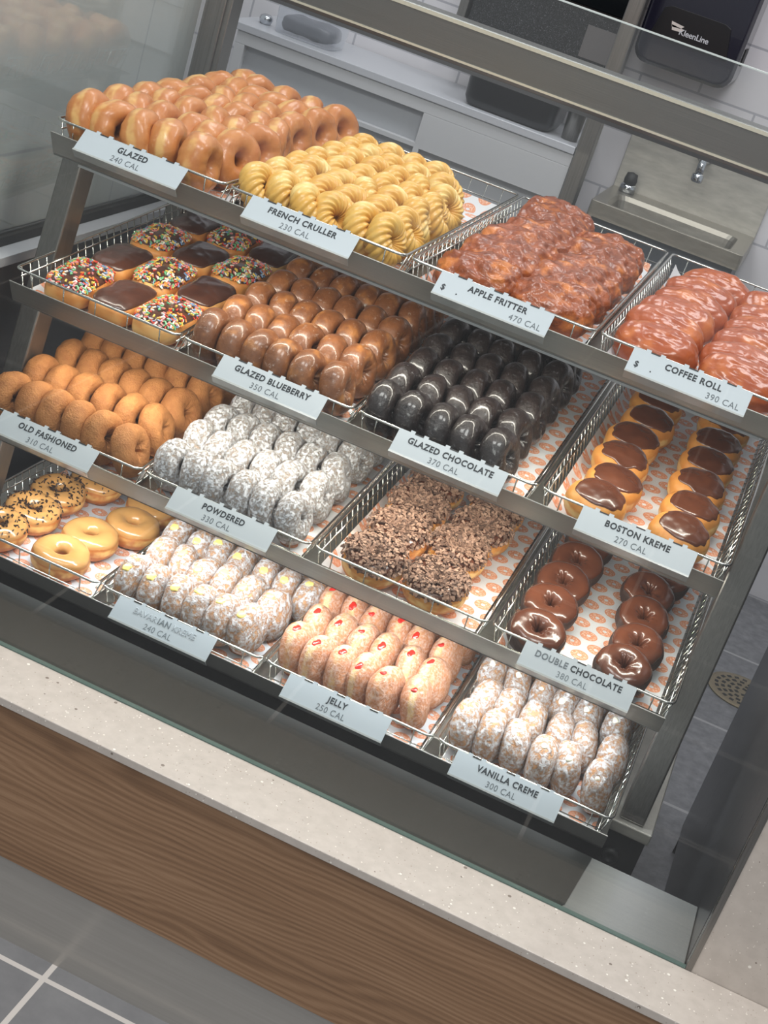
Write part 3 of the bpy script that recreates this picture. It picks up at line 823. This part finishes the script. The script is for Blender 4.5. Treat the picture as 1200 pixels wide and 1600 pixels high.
# filled shells standing on edge; the filling shows at the rim, towards local -x
def filled(kind, seed, mat, fmat, fill, fsize, name):
    fn = blob_fn(0.0425, 0.0425, 0.0225, seed, 0.78, 1.0, 0.0024,
                 lambda p, u, v: -0.004 * math.exp(-(((p.x + 0.042) ** 2 + p.y ** 2 + p.z ** 2) / 0.00006)))
    b = MB()
    f2 = blob_fn(fsize[0], fsize[1], fsize[2], seed + 1, 1, 1, 0.0018, lambda p, u, v: 0.0022 * nz(p, 160, seed))
    b.grid(lambda u, v: f2(u, v) + Vector((-0.0395, 0, 0.0)), 18, 10, True, False, flip=True)
    make(kind, 0, name, 'doughnut', blob_mesh(name, fn, mat), [(fill, b.mesh(fill, fmat), False, None)])
for s in (1, 2, 3):
    filled('bavarian', s + 120, M['powdered_thin'], M['custard'], 'custard_filling', (0.0040, 0.0080, 0.0082), 'custard_doughnut')
    filled('jelly', s + 130, M['sugared'], M['jelly'], 'jelly_filling', (0.0030, 0.0085 if s != 2 else 0.0052, 0.0052), 'jelly_doughnut')
    filled('vanilla', s + 140, M['powdered_thin'], M['cream'], 'cream_filling', (0.0026, 0.0050, 0.0050), 'cream_doughnut')

ORD = ['first', 'second', 'third', 'fourth', 'fifth', 'sixth', 'seventh', 'eighth', 'ninth', 'tenth', 'eleventh', 'twelfth']
USED = set()
def put(kind, frame, local, label, group, variant=None):
    lst = PROTO[kind]
    src = lst[variant % len(lst)] if variant is not None else random.choice(lst)
    m = frame @ local
    if src.name not in USED:
        USED.add(src.name); src.matrix_world = m; src['label'] = label
        if group: src['group'] = group
        return src
    return dup(src, m, label, group)
def on_edge(u, v, h, lean, yaw, spin):
    return Matrix.Translation((u, v, h)) @ Matrix.Rotation(yaw, 4, 'Z') @ Matrix.Rotation(R(90) - lean, 4, 'Y') @ Matrix.Rotation(spin, 4, 'Z')
def rowname(r): return 'front row' if r == 0 else ORD[r] + ' row back'
def rows(kind, k, n, what, group, R_out, v0, dv, nrows, cols, u0, du, lean0=0.20, spin=None, jit=0.003, stag=0.0, lastlean=0.12, base=0.0045, yaw0=0.0, skip=()):
    F = basket_frame(k, n)
    for r in range(nrows):
        c = cols[r] if isinstance(cols, (list, tuple)) else cols
        for i in range(c):
            if (r, i) in skip: continue
            last = i == c - 1
            lean = lean0 + random.uniform(-0.06, 0.06) + (lastlean if last else 0)
            u = u0 + du * i + random.uniform(-jit, jit) * 0.7 + (stag if r % 2 else 0) + (0.006 if last else 0)
            v = v0 + dv * r + random.uniform(-jit, jit)
            sp = random.uniform(0, 6.28) if spin is None else spin + random.uniform(-0.25, 0.25)
            h = base + R_out * math.cos(lean) + 0.019 * abs(math.sin(lean)) * 0.6
            put(kind, F, on_edge(u, v, h, lean, yaw0 + random.uniform(-0.22, 0.18), sp),
                '%s, %s from the left in the %s' % (what, ORD[i], rowname(r)), group)

rows('blueberry', 3, 3, 'shiny glazed brown cake doughnut', 'glazed brown cake doughnuts', 0.0425, 0.050, 0.0885, 6, 6, 0.030, 0.0408, 0.16)
rows('choc', 3, 2, 'dark glazed chocolate ring doughnut', 'dark glazed chocolate doughnuts', 0.0428, 0.050, 0.0875, 6, 5, 0.029, 0.0445, 0.18)
rows('old', 2, 4, 'plain brown cake doughnut', 'plain brown cake doughnuts', 0.0434, 0.050, 0.0905, 5, 6, 0.028, 0.0415, 0.22, lastlean=0.2)
rows('powder', 2, 3, 'white powdered ring doughnut', 'powdered ring doughnuts', 0.042, 0.060, 0.0895, 5, 6, 0.024, 0.0412, 0.18)
rows('bavarian', 1, 3, 'powdered custard-filled doughnut', 'powdered custard-filled doughnuts', 0.0425, 0.062, 0.0855, 4, [6, 6, 7, 6], 0.026, 0.0408, 0.16, spin=0.5, lastlean=0.06, jit=0.006, stag=0.007)
rows('jelly', 1, 2, 'sugared jelly-filled doughnut', 'sugared jelly-filled doughnuts', 0.0425, 0.072, 0.0880, 4, 6, 0.024, 0.0402, 0.16, spin=0.45, jit=0.006, stag=0.007)
rows('vanilla', 1, 1, 'powdered cream-filled doughnut', 'powdered cream-filled doughnuts', 0.0425, 0.076, 0.0890, 4, 6, 0.027, 0.0425, 0.13, spin=0.6, lastlean=0.04, jit=0.006, stag=0.007)

# glazed rings and crullers piled less evenly: rows read from front to back
def pile(kind, k, n, what, group, R_out, rows_uv, leans, base=0.0045):
    F = basket_frame(k, n)
    for r, row in enumerate(rows_uv):
        for i, (u, v) in enumerate(row):
            lean = random.uniform(*leans)
            yaw = random.uniform(-0.7, 0.35)
            h = base + R_out * math.cos(lean) + 0.019 * math.sin(lean)
            put(kind, F, on_edge(min(max(u + 0.6 * R_out * math.sin(lean), 0.03), P - 0.034), v, h, lean, yaw, random.uniform(0, 6.28)),
                '%s, %s from the left in the %s' % (what, ORD[i], rowname(r)), group)
pile('glazed', 4, 4, 'glazed golden ring doughnut', 'glazed ring doughnuts', 0.0450, [
    [(0.028, 0.046), (0.072, 0.050), (0.114, 0.052), (0.158, 0.060), (0.215, 0.056)],
    [(0.010, 0.150), (0.056, 0.150), (0.100, 0.146), (0.152, 0.150), (0.188, 0.150), (0.226, 0.146)],
    [(0.004, 0.246), (0.058, 0.244), (0.098, 0.248), (0.146, 0.246), (0.188, 0.240), (0.222, 0.240)],
    [(0.020, 0.338), (0.064, 0.344), (0.106, 0.340), (0.144, 0.342), (0.184, 0.336), (0.220, 0.338)],
    [(0.028, 0.434), (0.076, 0.432), (0.116, 0.436), (0.160, 0.430), (0.208, 0.432)],
    [(0.008, 0.528), (0.052, 0.530), (0.096, 0.524), (0.132, 0.522), (0.172, 0.522), (0.214, 0.530)],
    [(0.006, 0.632), (0.054, 0.630), (0.112, 0.626), (0.168, 0.622), (0.216, 0.632)]], (0.12, 0.40))
pile('cruller', 4, 3, 'twisted yellow cruller', 'crullers', 0.0390, [
    [(0.014, 0.060), (0.056, 0.070), (0.100, 0.050), (0.142, 0.055), (0.190, 0.058), (0.232, 0.050)],
    [(0.008, 0.140), (0.058, 0.142), (0.096, 0.136), (0.140, 0.130), (0.190, 0.140), (0.232, 0.130)],
    [(0.004, 0.218), (0.042, 0.222), (0.092, 0.212), (0.138, 0.216), (0.180, 0.220), (0.228, 0.212)],
    [(0.010, 0.298), (0.058, 0.302), (0.100, 0.294), (0.140, 0.300), (0.186, 0.298), (0.228, 0.292)],
    [(0.006, 0.376), (0.050, 0.380), (0.092, 0.382), (0.134, 0.378), (0.176, 0.380), (0.222, 0.372)],
    [(0.012, 0.456), (0.054, 0.458), (0.098, 0.454), (0.140, 0.460), (0.192, 0.462)],
    [(0.018, 0.536), (0.068, 0.536), (0.116, 0.534), (0.160, 0.530)]], (0.25, 0.60))

def flat(u, v, h, tx=0.0, ty=0.0, yaw=0.0):
    return Matrix.Translation((u, v, h)) @ Matrix.Rotation(yaw, 4, 'Z') @ Matrix.Rotation(tx, 4, 'X') @ Matrix.Rotation(ty, 4, 'Y')
def column(kind, k, n, what, group, side, pts, h, tx, jx=0.05, kinds=None, yaw=0.08):
    F = basket_frame(k, n)
    for i, (u, v) in enumerate(pts):
        kd = kinds[i] if kinds else kind
        w = what[i] if isinstance(what, list) else what
        pos = 'front' if i == 0 else ORD[i] + ' from the front'
        put(kd, F, flat(u, v, h, tx + random.uniform(-jx, jx), random.uniform(-jx, jx), random.uniform(-yaw, yaw)),
            '%s, %s in the %s column' % (w, pos, side), group)
# chocolate-iced long buns, 3 columns
for c, (uu, side) in enumerate(((0.066, 'left'), (0.145, 'middle'), (0.223, 'right'))):
    pts = [(uu + dx, v) for dx, v in zip((0.008, 0.006, 0.004, 0.004), (0.082, 0.222, 0.362, 0.502))]
    kinds = ['sprinkled' if (i + c) % 2 == 0 else 'long' for i in range(4)]
    names = ['chocolate-iced long bun with coloured sprinkles' if q == 'sprinkled' else 'plain chocolate-iced long bun' for q in kinds]
    column(None, 3, 4, names, 'chocolate-iced long buns', side, pts, 0.0275, 0.0, 0.03, kinds, 0.05)
column('boston', 3, 1, 'round chocolate-capped filled doughnut', 'round chocolate-capped filled doughnuts', 'left', [(0.078, 0.050), (0.088, 0.128), (0.080, 0.222), (0.080, 0.314), (0.088, 0.412), (0.084, 0.512)], 0.036, 0.22)
column('boston', 3, 1, 'round chocolate-capped filled doughnut', 'round chocolate-capped filled doughnuts', 'right', [(0.205, 0.054), (0.207, 0.142), (0.203, 0.238), (0.202, 0.336), (0.202, 0.432), (0.204, 0.528)], 0.036, 0.22)
column('crumb', 2, 2, 'crumb-topped ring doughnut', 'crumb-topped doughnuts', 'left', [(0.085, 0.060), (0.087, 0.165), (0.085, 0.268), (0.086, 0.368)], 0.034, 0.22)
column('crumb', 2, 2, 'crumb-topped ring doughnut', 'crumb-topped doughnuts', 'right', [(0.186, 0.064), (0.184, 0.186), (0.194, 0.288), (0.194, 0.382)], 0.034, 0.22)
column('double', 2, 1, 'chocolate-iced dark ring doughnut', 'chocolate-iced dark ring doughnuts', 'left', [(0.064, 0.052), (0.062, 0.142), (0.062, 0.226), (0.066, 0.312), (0.069, 0.400)], 0.036, 0.30)
column('double', 2, 1, 'chocolate-iced dark ring doughnut', 'chocolate-iced dark ring doughnuts', 'right', [(0.200, 0.056), (0.207, 0.134), (0.199, 0.224), (0.190, 0.310), (0.204, 0.392)], 0.036, 0.30)
column('fritter', 4, 2, 'craggy glossy apple fritter', 'apple fritters', 'left', [(0.094, 0.062), (0.094, 0.170), (0.096, 0.285), (0.104, 0.405), (0.096, 0.525), (0.090, 0.610)], 0.044, 0.26, 0.08, None, 0.25)
column('fritter', 4, 2, 'craggy glossy apple fritter', 'apple fritters', 'right', [(0.205, 0.066), (0.208, 0.170), (0.210, 0.285), (0.210, 0.410), (0.206, 0.515)], 0.042, 0.26, 0.08, None, 0.25)
column('coffee', 4, 1, 'oval reddish glazed coffee roll', 'coffee rolls', 'left', [(0.078, 0.072), (0.074, 0.168), (0.078, 0.266), (0.084, 0.366), (0.090, 0.470), (0.102, 0.575)], 0.040, 0.42)
column('coffee', 4, 1, 'oval reddish glazed coffee roll', 'coffee rolls', 'right', [(0.205, 0.062), (0.196, 0.150), (0.200, 0.252), (0.205, 0.352), (0.208, 0.452), (0.210, 0.550)], 0.040, 0.42)
column('maplesp', 1, 4, 'maple-iced ring doughnut with chocolate sprinkles', 'maple-iced ring doughnuts', 'left', [(0.070, 0.060), (0.080, 0.152), (0.074, 0.246), (0.098, 0.344)], 0.030, 0.12, 0.06)
column('maple', 1, 4, 'plain maple-iced ring doughnut', 'maple-iced ring doughnuts', 'right', [(0.188, 0.062), (0.190, 0.156), (0.222, 0.250), (0.213, 0.346)], 0.028, 0.10, 0.05)

# ------------------------------------------------------------------ behind the case
# white cabinet run
cab = thing('back_counter', 'white back counter cabinet with a recessed front panel', 'cabinet', (-1.2, 1.85, 0))
def cp(o): o.matrix_parent_inverse = Matrix.Translation(-cab.location); return o
b = MB(); b.box(-1.572, -0.666, 1.72, 1.995, 0.0, 0.985)
cp(b.build('cabinet_body', M['grey_paint'], cab))
b = MB(); b.box(-1.572, -0.666, 1.70, 1.72, 0.955, 0.985); b.box(-1.572, -1.545, 1.70, 1.72, 0.0, 0.955); b.box(-1.05, -0.666, 1.70, 1.72, 0.878, 0.955); b.box(-1.545, -0.666, 1.70, 1.72, 0.868, 0.880); b.box(-1.05, -1.035, 1.70, 1.72, 0.0, 0.87); b.box(-0.69, -0.666, 1.70, 1.72, 0.0, 0.87)
cp(b.build('front_frame', M['white_paint'], cab, 0.001))
b = MB(); b.box(-1.60, -0.666, 1.695, 1.995, 0.986, 1.005)
cp(b.build('worktop', M['counter_top'], cab, 0.002))
b = MB(); b.box(-0.665, -0.627, 1.695, 1.742, 0.0, 2.4)
tag(b.build('wall_post', M['steel_v'], None, 0.003), 'brushed stainless upright post between the white counter and the hand sink', 'post')
# clear food pan with its dark contents, on the counter
pan = thing('clear_food_pan', 'clear plastic food pan standing on the white back counter', 'container', (-1.42, 1.80, 1.0055))
b = MB()
def pan_fn(a, c):
    prof = [(0.088, 0.075), (0.088, 0.072), (0.084, 0.072), (0.078, 0.002), (0.070, 0.0), (0.0, 0.0)]
    i = min(int(a * 5 + 1e-6), 5); r, z = prof[i]
    ang = 6.283 * c; ex = 0.35
    cx, sx = math.cos(ang), math.sin(ang)
    return Vector((math.copysign(abs(cx) ** ex, cx) * r * 1.05, math.copysign(abs(sx) ** ex, sx) * r * 0.72, z))
b.grid(pan_fn, 6, 40, False, True)
b.build('pan_body', M['clear_plastic'], pan)
b = MB(); b.grid(lambda u, v: blob_fn(0.074, 0.050, 0.022, 5, 0.6, 0.5, 0.005)(u, v) + Vector((0, 0, 0.0285)), 30, 16, True, False, flip=True)
b.build('pan_contents', plain('dark_contents', (104, 105, 112), 0.35), pan)
sc = MB(); sc.lathe([(0.0, 0.0), (0.014, 0.0), (0.018, 0.012), (0.016, 0.02), (0.010, 0.024), (0.0, 0.024)], 16, Matrix.Translation((-1.545, 1.80, 1.0055)))
tag(sc.build('metal_cup', M['faucet']), 'small shiny metal cup left of the clear food pan', 'cup')
# black bin and cup
bn = thing('black_bin', 'black plastic bin with rounded lower corners on the white back counter', 'bin', (-0.86, 1.80, 1.0055))
b = MB()
def bin_fn(a, c):
    prof = [(1.04, 0.118), (1.04, 0.125), (1.0, 0.125), (1.0, 0.11), (0.96, 0.02), (0.9, 0.004), (0.8, 0.0), (0.0, 0.0)]
    i = min(int(a * 7 + 1e-6), 7); r, z = prof[i]
    ang = 6.283 * c; ex = 0.3
    cx, sx = math.cos(ang), math.sin(ang)
    return Vector((math.copysign(abs(cx) ** ex, cx) * r * 0.122, math.copysign(abs(sx) ** ex, sx) * r * 0.085, z))
b.grid(bin_fn, 8, 44, False, True)
b.build('bin_body', M['dispenser_matt'], bn)
b = MB(); b.box(-0.121, 0.121, -0.083, 0.083, 0.1255, 0.130)
b.build('lid', M['dispenser'], bn, 0.002)
b = MB(); b.lathe([(0.0, 0.0), (0.020, 0.0), (0.023, 0.07), (0.024, 0.072), (0.021, 0.072), (0.0, 0.01)], 24, Matrix.Translation((-0.700, 1.765, 1.0055)))
tag(b.build('steel_cup', M['steel_v']), 'stainless steel cup beside the black bin', 'cup')
# speckled black appliance on the wall above
ap = thing('wall_oven', 'black speckled appliance with dark glass door mounted above the back counter', 'appliance', (-0.88, 1.93, 1.16))
def app(o): o.matrix_parent_inverse = Matrix.Translation(-ap.location); return o
def speck():
    t = NT('speckled_black'); v = t.coord('Object')
    t.color(t.ramp(t.noise(v, 420, 2, 0.8), [(0.58, lin((20, 21, 24))), (0.74, lin((120, 122, 126)))])); t.set(Roughness=0.35); return t.m
b = MB(); b.box(-1.06, -0.672, 1.87, 1.998, 1.165, 1.60)
app(b.build('appliance_body', speck(), ap, 0.004))
b = MB(); b.box(-1.04, -0.69, 1.862, 1.8695, 1.30, 1.58)
app(b.build('door', plain('dark_glass_door', (8, 12, 15), 0.12, Specular_IOR_Level=0.25), ap, 0.002))
b = MB(); b.box(-0.765, -0.690, 1.866, 1.8695, 1.185, 1.262)  # lighter square: a reflection painted as a flat grey patch
app(b.build('reflection_patch', plain('painted_reflection', (92, 88, 88), 0.4), ap))
b = MB(); b.box(-1.088, -1.066, 1.86, 1.998, 1.10, 2.2)
tag(b.build('slim_post', M['steel_v'], None, 0.002), 'narrow stainless post left of the speckled black appliance', 'post')
# soap / towel dispenser
dp = thing('towel_dispenser', 'glossy black paper towel dispenser on the white tile wall', 'dispenser', (-0.52, 1.93, 1.2))
def dpp(o): o.matrix_parent_inverse = Matrix.Translation(-dp.location); return o
b = MB()
prof = []
xs0, xs1, zb, zt = -0.640, -0.392, 1.178, 1.66
pts = []
for cx, cz, a0 in ((xs1 - 0.03, zt - 0.03, 0), (xs0 + 0.03, zt - 0.03, 90), (xs0 + 0.035, zb + 0.035, 180), (xs1 - 0.035, zb + 0.035, 270)):
    for i in range(6):
        a = R(a0 + 18 * i); pts.append((cx + 0.035 * math.cos(a), cz + 0.035 * math.sin(a)))
n = len(pts)
vs = [(x, 1.998, z) for x, z in pts] + [(x, 1.86, z) for x, z in pts] + [(-0.516 + (x + 0.516) * 0.94, 1.845, 1.42 + (z - 1.42) * 0.96) for x, z in pts]
fs = [tuple(range(2 * n, 3 * n))]
for lv in (0, 1): fs += [(lv * n + i, lv * n + (i + 1) % n, (lv + 1) * n + (i + 1) % n, (lv + 1) * n + i) for i in range(n)]
b.add(vs, fs, 0, False)
dpp(b.build('dispenser_body', M['dispenser'], dp, 0.003))
b = MB()
vs = [(x, y, z) for y in (1.8465, 1.842) for x, z in ((-0.615, 1.245), (-0.42, 1.245), (-0.435, 1.315), (-0.452, 1.322), (-0.585, 1.322), (-0.60, 1.315))]
b.add(vs, [tuple(range(6, 12)), (0, 1, 7, 6), (1, 2, 8, 7), (2, 3, 9, 8), (3, 4, 10, 9), (4, 5, 11, 10), (5, 0, 6, 11)])
dpp(b.build('front_recess', M['dispenser_matt'], dp, 0.001))
me = text_mesh('KleenLine', 0.0195, 0.0003, 0.95); me.materials.clear(); me.materials.append(M['brand_grey'])
lt = link('logo_lettering', me, dp, label='pale grey printed brand lettering'); lt.matrix_parent_inverse = Matrix.Translation(-dp.location)
lt.matrix_basis = Matrix.Translation((-0.512, 1.8408, 1.266)) @ Matrix.Rotation(R(90), 4, 'X')
b = MB()
for dz, dx in ((-0.010, 0.004), (-0.017, 0.007)):
    vs = [(-0.578 + dx, 1.8405, 1.300 + dz), (-0.545 + dx, 1.8405, 1.296 + dz), (-0.552 + dx, 1.8405, 1.289 + dz), (-0.574 + dx, 1.8405, 1.288 + dz)]
    b.add(vs + [(x, 1.8422, z) for x, y, z in vs], [(0, 1, 2, 3), (4, 7, 6, 5), (0, 4, 5, 1), (1, 5, 6, 2), (2, 6, 7, 3), (3, 7, 4, 0)])
dpp(b.build('leaf_mark', M['brand_leaf'], dp, label='pale leaf mark'))
b = MB(); b.box(-0.396, -0.389, 1.90, 1.96, 1.24, 1.28)
dpp(b.build('side_latch', M['rubber'], dp))
dp.location.z += 0.045
# hand sink
sk = thing('hand_sink', 'stainless wall-mounted hand sink with tall steel backsplash', 'sink', (-0.395, 1.85, 0.9))
def skp(o): o.matrix_parent_inverse = Matrix.Translation(-sk.location); return o
X0, X1, Y0, Y1, ZR = -0.588, -0.203, 1.695, 1.985, 0.905
b = MB(); b.box(X0, X1, 1.985, 1.998, 0.86, 1.135)
skp(b.build('backsplash', M['sink'], sk, 0.002))
b = MB()
ox, oy = rounded(X0, X1, Y0, Y1, 0.004, ZR), None
outer = rounded(X0, X1, Y0, Y1, 0.006, ZR); i1 = rounded(X0 + 0.034, X1 - 0.034, Y0 + 0.014, Y1 - 0.085, 0.025, ZR)
i2 = rounded(X0 + 0.039, X1 - 0.039, Y0 + 0.019, Y1 - 0.090, 0.025, ZR - 0.012); i3 = rounded(X0 + 0.052, X1 - 0.052, Y0 + 0.032, Y1 - 0.103, 0.025, ZR - 0.10)
n = len(outer); low = [(x, y, ZR - 0.038) for x, y, z in outer]
vs = low + outer + i1 + i2 + i3
fs = []
for lv in range(4): fs += [(lv * n + i, lv * n + (i + 1) % n, (lv + 1) * n + (i + 1) % n, (lv + 1) * n + i) for i in range(n)]
fs.append(tuple(range(4 * n, 5 * n)))
b.add(vs, fs)
skp(b.build('basin', steel('basin_steel', (150, 145, 136), 0.38, (8, 8, 30), 0.8), sk, 0.0015))
b = MB(); b.box(X0 + 0.012, X1 - 0.012, Y0 + 0.015, 1.985, 0.62, ZR - 0.04)
skp(b.build('under_panel', plain('dark_under_sink', (66, 70, 78), 0.5), sk))
b = MB()
b.tube([(-0.392, 1.984, 1.055), (-0.392, 1.955, 1.07), (-0.390, 1.925, 1.065), (-0.388, 1.905, 1.04), (-0.387, 1.90, 1.012)], 0.0105, 12)
b.lathe([(0.013, 0.0), (0.015, 0.004), (0.015, 0.018), (0.011, 0.022)], 18, Matrix.Translation((-0.387, 1.90, 0.996)))
b.lathe([(0.0, 0.0), (0.024, 0.0), (0.024, 0.006), (0.012, 0.010)], 18, Matrix.Translation((-0.392, 1.984, 1.055)) @ Matrix.Rotation(R(90), 4, 'X'))
skp(b.build('faucet', M['faucet'], sk))
b = MB(); b.lathe([(0.0, 0.0), (0.021, 0.0), (0.021, 0.016), (0.017, 0.022), (0.0, 0.022)], 20, Matrix.Translation((-0.545, 1.945, ZR + 0.0005)))
v_ = b.build('vent_base', M['faucet'], sk); skp(v_)
b = MB(); b.lathe([(0.0, 0.0), (0.016, 0.0), (0.017, 0.01), (0.014, 0.026), (0.0, 0.030)], 20, Matrix.Translation((-0.545, 1.945, ZR + 0.023)))
v2 = b.build('vent_cap', M['rubber'], sk, label='black rubber cap'); skp(v2)
# floor drain
dr = thing('floor_drain', 'round slotted metal floor drain grate set in the dark tile floor', 'drain', (0.196, 1.40, 0.0))
b = MB(); b.lathe([(0.0, 0.0005), (0.085, 0.0005), (0.085, 0.003), (0.078, 0.0042), (0.0, 0.0042)], 40, None, 0, False)
b.build('grate', steel('drain_metal', (150, 138, 116), 0.4, (60, 60, 60)), dr)
b = MB()
for ring, cnt in ((0.016, 5), (0.032, 10), (0.048, 15), (0.064, 20)):
    for i in range(cnt):
        a = 6.283 * i / cnt
        m_ = Matrix.Rotation(a, 4, 'Z') @ Matrix.Translation((ring, 0, 0.0043))
        b.box(-0.0045, 0.0045, -0.0055, 0.0055, -0.0003, 0.0003, 0, m_)
b.build('slots', M['rubber'], dr, label='dark drain slots')

# unused prototypes never stay behind
for lst in PROTO.values():
    for o in lst:
        if o.name not in USED:
            for c in list(o.children): bpy.data.objects.remove(c)
            bpy.data.objects.remove(o)
